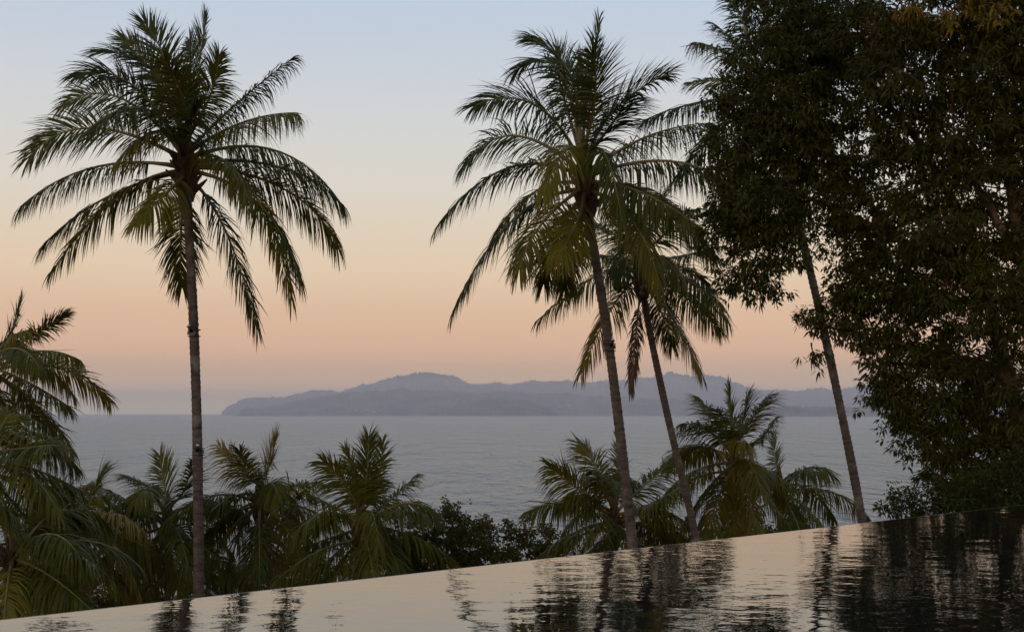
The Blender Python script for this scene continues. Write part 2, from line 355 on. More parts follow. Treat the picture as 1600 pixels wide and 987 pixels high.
# ------------------------------------------------------------------ haze
hm = bpy.data.materials.new('haze'); hm.use_nodes = True; t = hm.node_tree; t.nodes.clear()
oo = t.nodes.new('ShaderNodeOutputMaterial'); pv = t.nodes.new('ShaderNodeVolumePrincipled')
pv.inputs['Color'].default_value = (0.96, 0.92, 1.0, 1); pv.inputs['Density'].default_value = 6.4e-5; pv.inputs['Anisotropy'].default_value = 0.45
t.links.new(pv.outputs[0], oo.inputs['Volume'])
a = MB(); a.box((0, 18500, 340 - 4), (62000, 45000, 690)); hz = a.build('haze', hm, smooth=False); tag(hz, kind='stuff')
# ------------------------------------------------------------------ palms
def bez(P, n):
    P = np.asarray(P, float); t_ = np.linspace(0, 1, n)[:, None]
    if len(P) == 3: return (1-t_)**2*P[0] + 2*t_*(1-t_)*P[1] + t_**2*P[2]
    return (1-t_)**3*P[0] + 3*t_*(1-t_)**2*P[1] + 3*t_**2*(1-t_)*P[2] + t_**3*P[3]
def frond(curve, origin, parent, mats, nl=72, Lmax=1.0, droop=0.5, lift=0.0, roll=0.0, wid=0.05, seed=0, bare=0.2, ribm=None, thin=1.0, roll0=0.0):
    """one frond: curve (n,3) of the midrib in world space; leaflets on both sides hang by `droop`"""
    r = np.random.default_rng(seed)
    n = len(curve); P = curve
    T = np.gradient(P, axis=0); T /= np.linalg.norm(T, axis=1)[:, None]
    hd = P[-1] - P[0]; hd[2] = 0
    if np.linalg.norm(hd) < 0.25: hd = np.array([r.uniform(-1, 1), -1, 0])
    hd /= np.linalg.norm(hd)
    S_ = np.cross(hd, [0, 0, 1.0]); S_ /= np.linalg.norm(S_)
    ts = np.concatenate([np.linspace(bare, 1.0, nl)] * 2); side = np.repeat([-1.0, 1.0], nl)
    ts = np.clip(ts + r.normal(0, 0.3 / nl, len(ts)), 0, 0.999)
    idx = ts * (n - 1); i0 = np.minimum(idx.astype(int), n - 2); fr = (idx - i0)[:, None]
    base = P[i0] * (1 - fr) + P[i0 + 1] * fr
    Tt = T[i0] * (1 - fr) + T[i0 + 1] * fr; Tt /= np.linalg.norm(Tt, axis=1)[:, None]
    Sv = S_[None, :] - Tt * (Tt @ S_)[:, None]; Sv /= np.linalg.norm(Sv, axis=1)[:, None]
    Nv = np.cross(Sv, Tt);
    # N points to the upper side of the frond
    rl = roll0 + roll * ts
    c_, s_ = np.cos(rl)[:, None], np.sin(rl)[:, None]
    Sv, Nv = Sv * c_ + Nv * s_, Nv * c_ - Sv * s_
    u = (ts - bare) / (1 - bare)
    ang = np.radians(68 - 48 * u ** 1.3) + r.normal(0, 0.10, len(ts))
    # clumps: neighbouring leaflets drift together
    k = np.linspace(0, 1, nl); ph = r.uniform(0, 6.28, 8)
    wob = np.concatenate([0.18*np.sin(k*17+ph[0])+0.14*np.sin(k*41+ph[1]), 0.18*np.sin(k*19+ph[2])+0.14*np.sin(k*37+ph[3])])
    vee = lift + wob * 0.9 + r.normal(0, 0.16, len(ts))
    D = Tt * np.cos(ang)[:, None] + (Sv * side[:, None] * np.cos(vee)[:, None] + Nv * np.sin(vee)[:, None]) * np.sin(ang)[:, None]
    Ln = Lmax * np.interp(u, [0, .12, .35, .6, .85, 1], [.55, .85, 1.0, .97, .75, .55]) * r.uniform(.78, 1.08, len(ts))
    dr = droop * (1 + wob + r.normal(0, .25, len(ts)))
    ns = 4; sg = np.array([0, .3, .62, 1.0]); wd = np.array([.55, 1.0, .75, .06]) * wid * thin / 2
    Wd = np.cross(D, Nv); Wd /= np.linalg.norm(Wd, axis=1)[:, None]
    tw = r.uniform(-.7, .7, len(ts))[:, None]
    Wd = Wd * np.cos(tw) + np.cross(D, Wd) * np.sin(tw)
    keep = r.random(len(ts)) < 0.96
    Vv = np.zeros((len(ts), ns, 2, 3))
    cur = base.copy(); prev = 0
    dirn = D.copy()
    for j in range(ns):
        step = sg[j] - prev; prev = sg[j]
        cur = cur + dirn * (Ln * step)[:, None]
        dirn = dirn + np.array([0, 0, -1.0]) * (dr * 1.25)[:, None] * (0.45 + sg[j])
        dirn /= np.linalg.norm(dirn, axis=1)[:, None]
        Vv[:, j, 0] = cur - Wd * wd[j]; Vv[:, j, 1] = cur + Wd * wd[j]
    Vv = Vv[keep]; m_ = len(Vv)
    V = Vv.reshape(-1, 3) - origin
    b_ = (np.arange(m_) * ns * 2)[:, None, None]
    q = np.array([[2*j, 2*j+1, 2*j+3, 2*j+2] for j in range(ns - 1)])[None]
    Fq = (b_ + q).reshape(-1, 4)
    od = np.argsort(ts[keep]) * ns * 2          # the leaflets join along the midrib
    Fq = np.concatenate([Fq, np.stack([od[:-1], od[:-1] + 1, od[1:] + 1, od[1:]], 1)])
    o = mesh_obj('frond', V, Fq, mats, parent)
    a = MB(); sel = np.linspace(0, n - 1, 14).astype(int); tt = sel / (n - 1)
    a.tube(P[sel], (0.045 * (1 - tt) ** 1.1 + 0.006) * (Lmax ** .5) + 0.03 * np.maximum(0, .12 - tt) / .12, 5)
    a.build('midrib', ribm or M['rib'], o, origin)
    return o
def trunk(pts, r0, r1, parent, origin, seed=0):
    """pts world points from the ground up; ringed palm trunk with a swollen foot"""
    r = np.random.default_rng(seed)
    P = np.asarray(pts, float)
    # smooth resample
    d = np.concatenate([[0], np.cumsum(np.linalg.norm(np.diff(P, axis=0), axis=1))]); tot = d[-1]
    n = int(tot / 0.075)
    tq = np.linspace(0, tot, n)
    Q = np.stack([np.interp(tq, d, P[:, k]) for k in range(3)], 1)
    for _ in range(3):
        k_ = max(3, n // 8); ker = np.ones(k_) / k_
        pad = np.concatenate([np.repeat(Q[:1], k_, 0) + (np.arange(-k_, 0)[:, None]) * (Q[1] - Q[0]), Q, np.repeat(Q[-1:], k_, 0) + (np.arange(1, k_ + 1)[:, None]) * (Q[-1] - Q[-2])])
        Q2 = np.stack([np.convolve(pad[:, k], ker, 'same') for k in range(3)], 1)[k_:-k_]
        Q = Q2
    t_ = tq / tot
    rad = r0 + (r1 - r0) * t_ + 0.10 * np.exp(-tq / 0.5)
    ring = (np.arange(n) % 2) * 0.09 + r.normal(0, .02, n)
    rad = rad * (1 - ring) * (1 + 0.03 * np.sin(tq * 1.9 + seed))
    a = MB(); a.tube(Q, rad, 12); return a.build('trunk', M['trunk'], parent, origin, smooth=True)
def crown_core(h, up, parent, origin, s=1.0, seed=0):
    r = np.random.default_rng(seed)
    a = MB()
    P = np.array([h + up * z for z in np.array([-.55, -.3, 0, .35, .75, 1.15]) * s])
    a.tube(P, np.array([.15, .23, .25, .21, .13, .05]) * s, 10)
    for k in range(16):                       # stubs of old leaf bases
        az_ = k * 2.4; d = np.array([math.cos(az_), math.sin(az_), 0.9 + .5 * r.random()]); d /= np.linalg.norm(d)
        b0 = h + up * (-.35 + .05 * k) * s + np.array([math.cos(az_), math.sin(az_), 0]) * .14 * s
        a.tube([b0, b0 + d * .22 * s, b0 + d * .4 * s], np.array([.07, .05, .02]) * s, 5)
    a.build('leaf_base', M['fibre'], parent, origin)
def nuts(c, parent, origin, n=7, s=.12, seed=0):
    r = np.random.default_rng(seed)
    st = MB(); st.tube([c + np.array([0.25 * (1 if c[0] < origin[0] else -1), 0, .3]), c + np.array([.1, 0, .2]), c], .02, 5)
    o = st.build('coconut_bunch', M['rib_dry'], parent, origin)
    for k in range(n):
        q = c + np.array([r.uniform(-.2, .2), r.uniform(-.2, .2), r.uniform(-.22, .1)])
        a = MB(); a.ball(q, s * r.uniform(.85, 1.1), 6, sz=(1, 1, 1.2)); a.build('coconut', M['nut'], o, origin)
pal_count = 0
def palm(label, Y, heart, trunk_px, fr, r0=.15, r1=.13, core=1.0, group=None, nl=105, Lf=4.6, Lmax=1.25, auto=None, pal='green', seed=1, base_xy=None, nutsat=(), wid=.039):
    """heart (px,py) of the crown; trunk_px bottom..top; fr: list of (mid, tip, sign, opts)"""
    r = np.random.default_rng(seed)
    H = at(heart[0], heart[1], Y)
    k = Y / F
    tp_ = [at(x, y, Y) for x, y in trunk_px]
    # continue the trunk down to the ground
    dz = tp_[0] - tp_[1]; dz /= abs(dz[2]) + 1e-9
    p = tp_[0].copy(); g = ground_z(p[0], p[1])
    if p[2] > g:
        q = p + dz * (p[2] - g) * np.array([.6, .6, 1]); q[2] = ground_z(q[0], q[1]) - .2; tp_ = [q] + tp_
    else: tp_[0][2] = g - .2
    org = tp_[0].copy(); org[2] += .2
    root = empty('coconut_palm', org, label, 'palm tree', group)
    tp_.append(H - np.array([0, 0, .2]))
    trunk(tp_, r0, r1, root, org, seed)
    up = tp_[-1] - tp_[-2]; up /= np.linalg.norm(up); up = up * .5 + np.array([0, 0, .5]); up /= np.linalg.norm(up)
    crown_core(H, up, root, org, core, seed)
    if group == LOW: wid *= 1.25; Lmax *= 1.05
    palr = {'green': ('lush' if group == LOW else 'green', M['rib']), 'olive': ('olive', M['rib']), 'yellow': ('yellow', M['rib']), 'dead': ('dead', M['rib_dry'])}
    def put(mid, tip, sgn, o_):
        ln = Lf * o_.get('len', 1.0)
        d2 = math.hypot(tip[0] - heart[0], tip[1] - heart[1]) * k
        dep = o_.get('dy')
        if dep is None: dep = sgn * min(math.sqrt(max(ln * ln * .8 - d2 * d2, .15)), ln * .62)
        A = H + up * o_.get('h', .25) * core
        B_ = at(mid[0], mid[1], Y + dep * .55); Cc = at(tip[0], tip[1], Y + dep)
        az_ = Cc - H; az_[2] = 0; az_ /= np.linalg.norm(az_) + 1e-9
        A = A + az_ * .12
        ctrl = 2 * B_ - .5 * (A + Cc)
        cv = bez([A, ctrl, Cc], 40)
        c = o_.get('c', pal); upr = abs(tip[0] - heart[0]) < .4 * (heart[1] - tip[1]) and dep > -2
        frond(cv, org, root, M[palr[c][0]], nl=int(nl * o_.get('n', 1)), Lmax=Lmax * o_.get('L', 1), droop=o_.get('d', .45), lift=o_.get('lift', .12),
              roll=o_.get('roll', r.uniform(-.4, .4)), roll0=o_.get('r0', r.uniform(.9, 1.3) if upr else r.uniform(.2, .75) * (1 if r.random() < .5 else -1) * (1.25 if o_.get('lift', 0) > .15 else .8)), seed=int(r.integers(1e6)), bare=o_.get('bare', .17), ribm=palr[c][1], thin=o_.get('w', 1), wid=wid)
    for f in fr:
        put(f[0], f[1], f[2], f[3] if len(f) > 3 else {})
    if auto:
        n, e0, e1, cols = auto            # count, top and bottom elevation in degrees
        for i in range(n):
            az_ = i * 2.39996 + r.uniform(-.3, .3) + seed; el = R(e0 + (e1 - e0) * (i + .5) / n + r.uniform(-9, 9))
            ln = Lf * r.uniform(.85, 1.05) * (0.8 if el > R(60) else 1)
            hz_ = np.array([math.cos(az_), math.sin(az_), 0])
            A = H + up * (.3 - .4 * i / n) * core + hz_ * .12
            d0 = hz_ * math.cos(el) + np.array([0, 0, math.sin(el)])
            sag = ln * (.42 if el > R(55) else .55) * (1 if el > R(-10) else .4)
            C1 = A + d0 * ln * .55
            C2 = A + d0 * ln * .95 - np.array([0, 0, sag]) + hz_ * .1
            cv = bez([A, C1, C2], 40)
            c = cols[int(r.integers(len(cols)))]
            frond(cv, org, root, M[palr[c][0]], nl=nl, Lmax=Lmax, droop=.45 + .3 * r.random(), lift=.12, roll=r.uniform(-.5, .5), roll0=r.uniform(-.7, .7), seed=int(r.integers(1e6)), ribm=palr[c][1], wid=wid)
    for (nx_, ny_, dy_, cnt) in nutsat: nuts(at(nx_, ny_, Y + dy_), root, org, cnt, seed=seed)
    return root, org
LOW = 'lower coconut palms along the slope below the pool'
G = 'green'; O = 'olive'; YL = 'yellow'; DE = 'dead'
TALL = 'tall coconut palms standing beyond the pool edge'
P1, P1o = palm('tallest coconut palm standing alone on the left, straight bare trunk and full round crown', 32, (291, 275),
 [(311, 935), (310, 820), (309, 700), (305, 560), (299, 420), (293, 330)],
 [((245,118),(160,80),-1,{'d':.18,'lift':.3,'h':.7,'r0':.9}), ((268,120),(226,34),1,{'d':.1,'lift':.3,'h':.8,'L':.85}), ((306,140),(321,27),1,{'d':.08,'lift':.25,'h':.9,'L':.75}),
  ((287,160),(258,95),-1,{'d':.35,'h':.8,'c':O}), ((258,132),(190,60),1,{'d':.15,'lift':.3,'h':.7,'L':.8,'r0':1.1}), ((298,120),(296,62),1,{'d':.1,'h':.9,'L':.8}),
  ((370,162),(458,90),1,{'d':.75,'h':.6,'L':.75,'roll':0}), ((378,192),(464,176),-1,{'d':.8,'h':.5,'c':O,'roll':0}),
  ((430,235),(532,316),1,{'d':.85,'h':.4}), ((440,262),(537,322),-1,{'d':.7,'h':.3}), ((445,296),(528,388),1,{'d':.55,'h':.2,'roll':.3}),
  ((392,296),(455,466),-1,{'d':.6,'h':.2,'c':O}), ((352,360),(402,512),1,{'d':.5,'h':-.1}), ((405,320),(470,440),-1,{'d':.6,'h':.1}),
  ((283,360),(284,448),1,{'d':.35,'h':-.2,'dy':1.6}), ((186,306),(82,422),-1,{'d':.6,'h':.1,'c':O}), ((160,312),(66,384),1,{'d':.6,'h':.1}),
  ((145,262),(30,324),1,{'d':.75,'h':.2}), ((142,200),(46,246),-1,{'d':.22,'lift':.2,'h':.4,'r0':1.0,'roll':.3}), ((185,152),(98,166),1,{'d':.22,'lift':.2,'h':.5,'r0':1.0}),
  ((205,132),(122,116),-1,{'d':.25,'lift':.2,'h':.6,'r0':.9}), ((245,205),(186,250),-1,{'d':.6,'h':.5,'len':.8,'c':O}), ((225,170),(135,205),-1,{'d':.5,'h':.5}),
  ((350,250),(385,300),-1,{'d':.7,'h':.4,'len':.75,'c':O,'dy':-3.0}), ((328,150),(342,88),-1,{'d':.2,'h':.8,'len':.9,'L':.75}), ((300,205),(310,160),-1,{'d':.5,'h':.7,'dy':-2.8}),
  ((262,300),(215,345),-1,{'d':.6,'h':0,'dy':-2.9,'c':O})],
 r0=.155, r1=.125, core=1.25, seed=3, group=TALL)
P2, P2o = palm('tall coconut palm in the middle, gently curved trunk, crown touching the dark broadleaf tree', 31, (916, 300),
 [(990, 860), (981, 780), (968, 670), (955, 560), (940, 460), (926, 380)],
 [((923,150),(936,30),1,{'d':.06,'lift':.2,'h':.9,'L':.6}), ((893,122),(832,62),-1,{'d':.25,'lift':.25,'h':.8}), ((872,110),(806,110),1,{'d':.3,'h':.8}),
  ((912,140),(905,95),1,{'d':.1,'h':.9,'L':.8}), ((838,165),(742,165),-1,{'d':.25,'lift':.2,'h':.6,'r0':1.0}), ((800,212),(722,264),1,{'d':.35,'lift':.2,'h':.45,'r0':.8}),
  ((795,262),(686,348),-1,{'d':.6,'lift':.2,'h':.35}), ((800,345),(708,486),-1,{'d':.55,'h':.05,'c':G}), ((870,370),(850,442),1,{'d':.5,'h':0}),
  ((893,380),(882,452),1,{'d':.5,'h':-.1}), ((846,350),(812,420),-1,{'d':.6,'h':.1,'c':O}), ((962,170),(1044,116),1,{'d':.2,'lift':.4,'h':.7}),
  ((1015,212),(1112,192),1,{'d':.8,'h':.45,'roll':0}), ((1048,252),(1148,296),-1,{'d':.9,'h':.35,'roll':0}), ((943,238),(972,345),-1,{'d':.8,'h':.6,'dy':-3.0}),
  ((1020,305),(1118,402),1,{'d':.7,'h':.1,'c':G}), ((985,340),(1030,442),-1,{'d':.7,'h':0,'c':O}), ((1000,300),(1085,350),-1,{'d':.8,'h':.2}),
  ((835,300),(770,370),1,{'d':.6,'h':.2,'c':O}), ((930,150),(925,85),-1,{'d':.15,'h':.9}), ((890,230),(850,300),-1,{'d':.7,'h':.5,'dy':-3.0,'c':O}),
  ((955,195),(985,150),-1,{'d':.3,'h':.7}), ((880,150),(868,90),1,{'d':.25,'h':.8}), ((900,350),(870,400),-1,{'d':.6,'h':0,'dy':-2.6,'c':O})],
 r0=.145, r1=.118, core=1.2, seed=5, group=TALL)
P3, P3o = palm('slimmer palm leaning left behind the middle one, with coconuts and a dead hanging frond', 40, (1003, 436),
 [(1090, 846), (1072, 770), (1045, 660), (1026, 570), (1011, 500), (1005, 465)],
 [((945,425),(842,498),-1,{'d':.75,'h':.1}), ((958,478),(908,582),-1,{'d':.55,'h':0,'c':O}), ((992,535),(986,612),-1,{'d':.9,'h':-.3,'c':DE,'L':.55,'dy':-.6}),
  ((1052,498),(1094,580),-1,{'d':.5,'h':0,'c':O}), ((1068,462),(1124,516),1,{'d':.6,'h':.1,'c':O}), ((1078,440),(1136,500),-1,{'d':.7,'h':.2}),
  ((965,370),(925,345),1,{'d':.4,'h':.6}), ((1000,360),(1010,322),1,{'d':.2,'h':.8}), ((1040,365),(1075,330),-1,{'d':.3,'h':.7}), ((1065,400),(1120,385),1,{'d':.5,'h':.5}),
  ((950,400),(880,395),1,{'d':.6,'h':.4,'c':O}), ((1030,400),(1060,430),-1,{'d':.7,'h':.5,'dy':-3.2,'c':O}), ((985,390),(960,420),-1,{'d':.7,'h':.5,'dy':-3.2}),
  ((1060,420),(1110,450),1,{'d':.7,'h':.3}), ((1020,350),(1040,300),1,{'d':.25,'h':.8}), ((980,360),(965,320),-1,{'d':.3,'h':.7}), ((1030,480),(1050,540),1,{'d':.5,'h':0})],
 r0=.137, r1=.115, core=1.2, seed=8, group=TALL, Lf=4.3, nutsat=((971, 442, -.3, 7), (1012, 452, -.5, 5)))
P4, P4o = palm('palm on the right with bare slanting trunk, crown half hidden by the broadleaf tree', 36, (1197, 170),
 [(1349, 816), (1334, 740), (1310, 620), (1284, 500), (1262, 405), (1238, 310), (1212, 215)],
 [((1140,88),(1084,66),-1,{'d':.6,'h':.5,'L':.85}), ((1170,60),(1140,-10),1,{'d':.2,'lift':.3,'h':.8}), ((1140,128),(1078,130),1,{'d':.3,'h':.5,'L':.8,'len':.8}),
  ((1092,160),(1010,186),-1,{'d':.6,'h':.35}), ((1130,200),(1060,275),1,{'d':.6,'h':.1}), ((1160,230),(1130,320),-1,{'d':.6,'h':0}), ((1200,60),(1195,-20),-1,{'d':.2,'h':.9}),
  ((1240,80),(1290,40),1,{'d':.4,'h':.7}), ((1260,140),(1330,160),-1,{'d':.6,'h':.5}), ((1260,200),(1320,290),1,{'d':.6,'h':.2}), ((1220,250),(1240,350),1,{'d':.5,'h':0}),
  ((1150,152),(1126,175),-1,{'d':.9,'c':DE,'h':.1,'L':.5,'dy':-1.2}), ((1170,90),(1120,40),1,{'d':.35,'h':.7})],
 r0=.145, r1=.12, core=1.1, seed=9, group=TALL)
LOW = 'lower coconut palms along the slope below the pool'
palm('palm cut off by the left picture edge, fronds against the sky above the sea', 44, (-12, 585), [(-16, 900), (-14, 700)],
 [((18,520),(33,466),1,{'d':.15,'h':.8,'L':.7}), ((60,520),(100,492),1,{'d':.25,'lift':.3,'h':.6,'len':.8,'L':.7,'bare':.35}), ((65,548),(124,562),-1,{'d':.8,'h':.4}), ((62,572),(116,618),1,{'d':.7,'h':.3}),
  ((50,600),(110,636),-1,{'d':.6,'h':.2}), ((45,625),(92,694),1,{'d':.6,'h':0}), ((30,545),(62,575),-1,{'d':.8,'h':.6,'dy':-3}), ((10,650),(40,720),-1,{'d':.5,'h':-.1})],
 core=1.1, seed=12, group=LOW, auto=(8, 70, -50, [G, G, O]), nl=88, Lf=4.1)
palm('dark low palm at the left edge, under the one cut off by the picture edge', 36, (-22, 742), [(-27, 980), (-24, 850)],
 [((60,735),(125,765),1,{'d':.7,'h':.4}), ((40,700),(78,695),-1,{'d':.3,'h':.6}), ((75,790),(140,860),-1,{'d':.6,'h':.1})], core=1.1, seed=14, group=LOW, auto=(15, 75, -45, [G, G, G, O]), nl=88, Lf=3.7)
palm('coconut palm at the lower left corner with drooping fronds just above the pool edge', 33, (20, 880), [(15, 1060), (18, 960)],
 [((100,860),(175,905),-1,{'d':.6,'h':.3}), ((80,900),(150,960),-1,{'d':.6,'h':.1}), ((60,830),(120,800),1,{'d':.4,'h':.6})], core=1, seed=15, group=LOW, auto=(16, 70, -40, [G, O, G]), nl=88, Lf=4)
palm('yellowing coconut palm behind the lower left fronds, left of the tallest trunk', 44, (118, 842), [(120, 1010), (119, 920)],
 [((170,800),(225,830),-1,{'d':.6,'h':.4,'c':YL}), ((150,760),(160,735),1,{'d':.3,'h':.7}), ((170,850),(215,920),-1,{'d':.5,'h':.1,'c':YL})], core=1, seed=16, group=LOW, auto=(18, 75, -45, [O, YL, O, G]), nl=88, Lf=4.1)
palm('coconut palm close left of the tallest trunk, with an orange brown heart', 46, (262, 826), [(262, 1000), (262, 900)],
 [((240,765),(196,742),1,{'d':.3,'lift':.2,'h':.7}), ((258,765),(250,712),1,{'d':.1,'lift':.2,'h':.9}), ((285,770),(300,722),-1,{'d':.25,'h':.8}), ((215,790),(172,765),-1,{'d':.4,'h':.5}),
  ((318,790),(372,812),1,{'d':.5,'h':.5}), ((210,830),(155,888),-1,{'d':.6,'h':.3,'c':O}), ((222,870),(188,945),1,{'d':.5,'h':0,'c':O}), ((305,860),(345,930),-1,{'d':.5,'h':.1}),
  ((270,870),(290,940),-1,{'d':.5,'h':0,'c':O}), ((245,880),(232,950),-1,{'d':.5,'h':0,'c':O}), ((320,820),(365,870),1,{'d':.6,'h':.3})],
 core=1.15, seed=17, group=LOW, auto=(8, 60, -40, [G, O]), nl=88, Lf=4, nutsat=((272, 836, -.4, 5),))
palm('yellow tipped coconut palm just right of the tallest trunk', 46, (406, 792), [(404, 1000), (405, 880)],
 [((378,735),(344,698),1,{'d':.35,'lift':.2,'h':.8,'c':YL}), ((418,735),(432,684),1,{'d':.15,'lift':.2,'h':.9,'c':YL}), ((455,758),(500,752),-1,{'d':.6,'h':.5,'c':O}), ((365,775),(330,800),-1,{'d':.5,'h':.4,'c':G}),
  ((440,800),(482,845),1,{'d':.6,'h':.3,'c':O}), ((372,840),(352,925),-1,{'d':.4,'h':0,'c':O}), ((425,860),(440,930),-1,{'d':.4,'h':0,'c':YL}), ((398,860),(392,930),-1,{'d':.4,'h':-.1,'c':O}),
  ((355,810),(315,860),1,{'d':.6,'h':.2}), ((390,745),(375,705),-1,{'d':.3,'h':.8,'c':O}), ((450,830),(478,900),-1,{'d':.5,'h':0,'c':O}), ((350,840),(325,910),1,{'d':.5,'h':0})],
 core=1.15, seed=18, group=LOW, auto=(6, 50, -30, [G, O]), nl=88, Lf=3.9, pal='olive')
palm('palm with upright fronds between the yellow tipped palm and the round shrubs', 43, (563, 842), [(560, 1020), (562, 920)],
 [((556,765),(540,702),1,{'d':.15,'h':.8,'L':.7}), ((572,760),(576,684),-1,{'d':.1,'lift':.15,'h':.9,'L':.8}), ((590,760),(598,690),1,{'d':.3,'h':.9,'L':.85}), ((545,765),(506,722),-1,{'d':.3,'h':.7}),
  ((605,785),(652,742),1,{'d':.6,'h':.6,'L':.7}), ((610,800),(660,800),-1,{'d':.6,'h':.5}), ((640,835),(718,882),-1,{'d':.8,'h':.3,'len':1.1}), ((598,840),(628,905),-1,{'d':.5,'h':.3,'dy':-2.5}),
  ((508,800),(462,836),-1,{'d':.6,'h':.4}), ((515,840),(455,862),1,{'d':.8,'h':.3}), ((518,870),(470,920),-1,{'d':.6,'h':.1}), ((535,880),(510,935),-1,{'d':.5,'h':0,'c':O}), ((500,780),(478,768),1,{'d':.5,'h':.6}),
  ((580,800),(592,850),-1,{'d':.7,'h':.6,'dy':-2.8,'c':O}), ((620,860),(660,910),1,{'d':.5,'h':0})],
 core=1.15, seed=19, group=LOW, auto=(5, 50, -20, [G]), nl=90, Lf=4)
palm('low palm directly behind the foot of the tall middle trunk', 44, (960, 828), [(962, 1000), (961, 900)],
 [((938,740),(903,690),1,{'d':.3,'h':.8,'c':O}), ((965,745),(966,682),1,{'d':.1,'h':.9,'L':.7}), ((905,765),(858,728),-1,{'d':.45,'lift':.2,'h':.6}), ((890,785),(826,798),-1,{'d':.6,'h':.5}),
  ((1005,760),(1048,722),1,{'d':.4,'h':.6}), ((1020,785),(1072,752),-1,{'d':.6,'h':.5}), ((900,830),(842,868),-1,{'d':.6,'h':.3,'c':O}), ((1020,830),(1060,870),1,{'d':.7,'h':.3}), ((990,840),(1040,880),-1,{'d':.7,'h':.2}),
  ((935,850),(890,890),-1,{'d':.6,'h':.1,'c':O}), ((940,760),(925,735),-1,{'d':.5,'h':.7,'dy':-2.8})],
 core=1.1, seed=20, group=LOW, auto=(9, 65, -30, [G, G, O]), nl=90, Lf=4.1)
palm('full coconut palm right of the two middle trunks, its top fronds crossing the far shore', 46, (1147, 736), [(1150, 980), (1148, 850)],
 [((1122,660),(1092,622),1,{'d':.4,'h':.8}), ((1144,660),(1138,602),1,{'d':.1,'h':.9,'L':.7}), ((1170,662),(1200,620),-1,{'d':.35,'h':.8}), ((1105,672),(1066,662),-1,{'d':.55,'h':.6}), ((1100,700),(1062,716),1,{'d':.6,'h':.4}),
  ((1180,690),(1212,652),1,{'d':.5,'h':.7,'L':.8}), ((1190,730),(1240,760),-1,{'d':.7,'h':.4}), ((1085,735),(1040,770),-1,{'d':.8,'h':.3}), ((1122,780),(1100,850),-1,{'d':.5,'h':.1,'c':O}),
  ((1147,790),(1148,862),-1,{'d':.5,'h':.1,'c':O}), ((1172,785),(1188,855),-1,{'d':.5,'h':.1,'c':O}), ((1200,775),(1240,845),-1,{'d':.6,'h':.2}), ((1100,770),(1062,830),-1,{'d':.6,'h':.2}), ((1155,690),(1165,690),-1,{'d':.7,'h':.7,'dy':-2.9,'c':O}),
  ((1135,670),(1120,640),-1,{'d':.35,'h':.8}), ((1160,660),(1168,618),1,{'d':.3,'h':.8})],
 core=1.15, seed=21, group=LOW, auto=(4, 40, -10, [G, O]), nl=90, Lf=4)
palm('smaller coconut palm half hidden behind the full one, fronds arching right over the sea', 52, (1218, 775), [(1222, 960), (1220, 860)],
 [((1212,725),(1208,678),1,{'d':.1,'h':.8,'L':.6}), ((1250,735),(1286,742),-1,{'d':.7,'h':.5}), ((1262,765),(1302,812),1,{'d':.7,'h':.4}), ((1255,790),(1290,830),-1,{'d':.6,'h':.2}), ((1235,800),(1262,835),-1,{'d':.6,'h':.1}), ((1190,740),(1175,720),1,{'d':.4,'h':.6})],
 core=1.1, seed=22, group=LOW, auto=(9, 60, -30, [G, O, G]), nl=70, Lf=3.9)
# trunk-mounted spotlights
def spot(px, py, Y, side, label):
    p = at(px, py, Y)
    o = empty('spotlight', p, label, 'spotlight', None)
    a = MB(); a.tube([(side * .02, -.2, -.02), (side * .05, -.3, .10)], [.055, .06], 10); a.tube([(side*.05,-.3,.1),(side*.055,-.31,.12)], [.068,.068], 10); a.build('housing', M['dark_metal'], o)
    a = MB(); a.tube([(side * .058, -.318, .124), (side * .06, -.322, .13)], [.045, .045], 10); a.build('lens', M['lens'], o)
    a = MB(); a.box((0, -.16, -.06), (.12, .1, .16)); a.box((side*.11, -.06, -.05), (.09, .08, .10)); a.build('bracket', M['dark_metal'], o, smooth=False)
    a = MB()
    th = np.linspace(0, 2 * math.pi, 17)
    for z in (-.14, .03): a.tube(np.stack([.16 * np.cos(th), .16 * np.sin(th), 0 * th + z], 1), .012, 5, cap=False)
    a.build('strap', M['dark_metal'], o)
spot(303.5, 517, 32, -1, 'small dark spotlight strapped high on the tallest left palm trunk, at sky level')
spot(310, 702, 32, 1, 'small dark spotlight with a pale lens on the tallest left palm trunk, at sea level')
spot(952, 539, 31, 1, 'small dark spotlight strapped to the right side of the tall middle palm trunk')
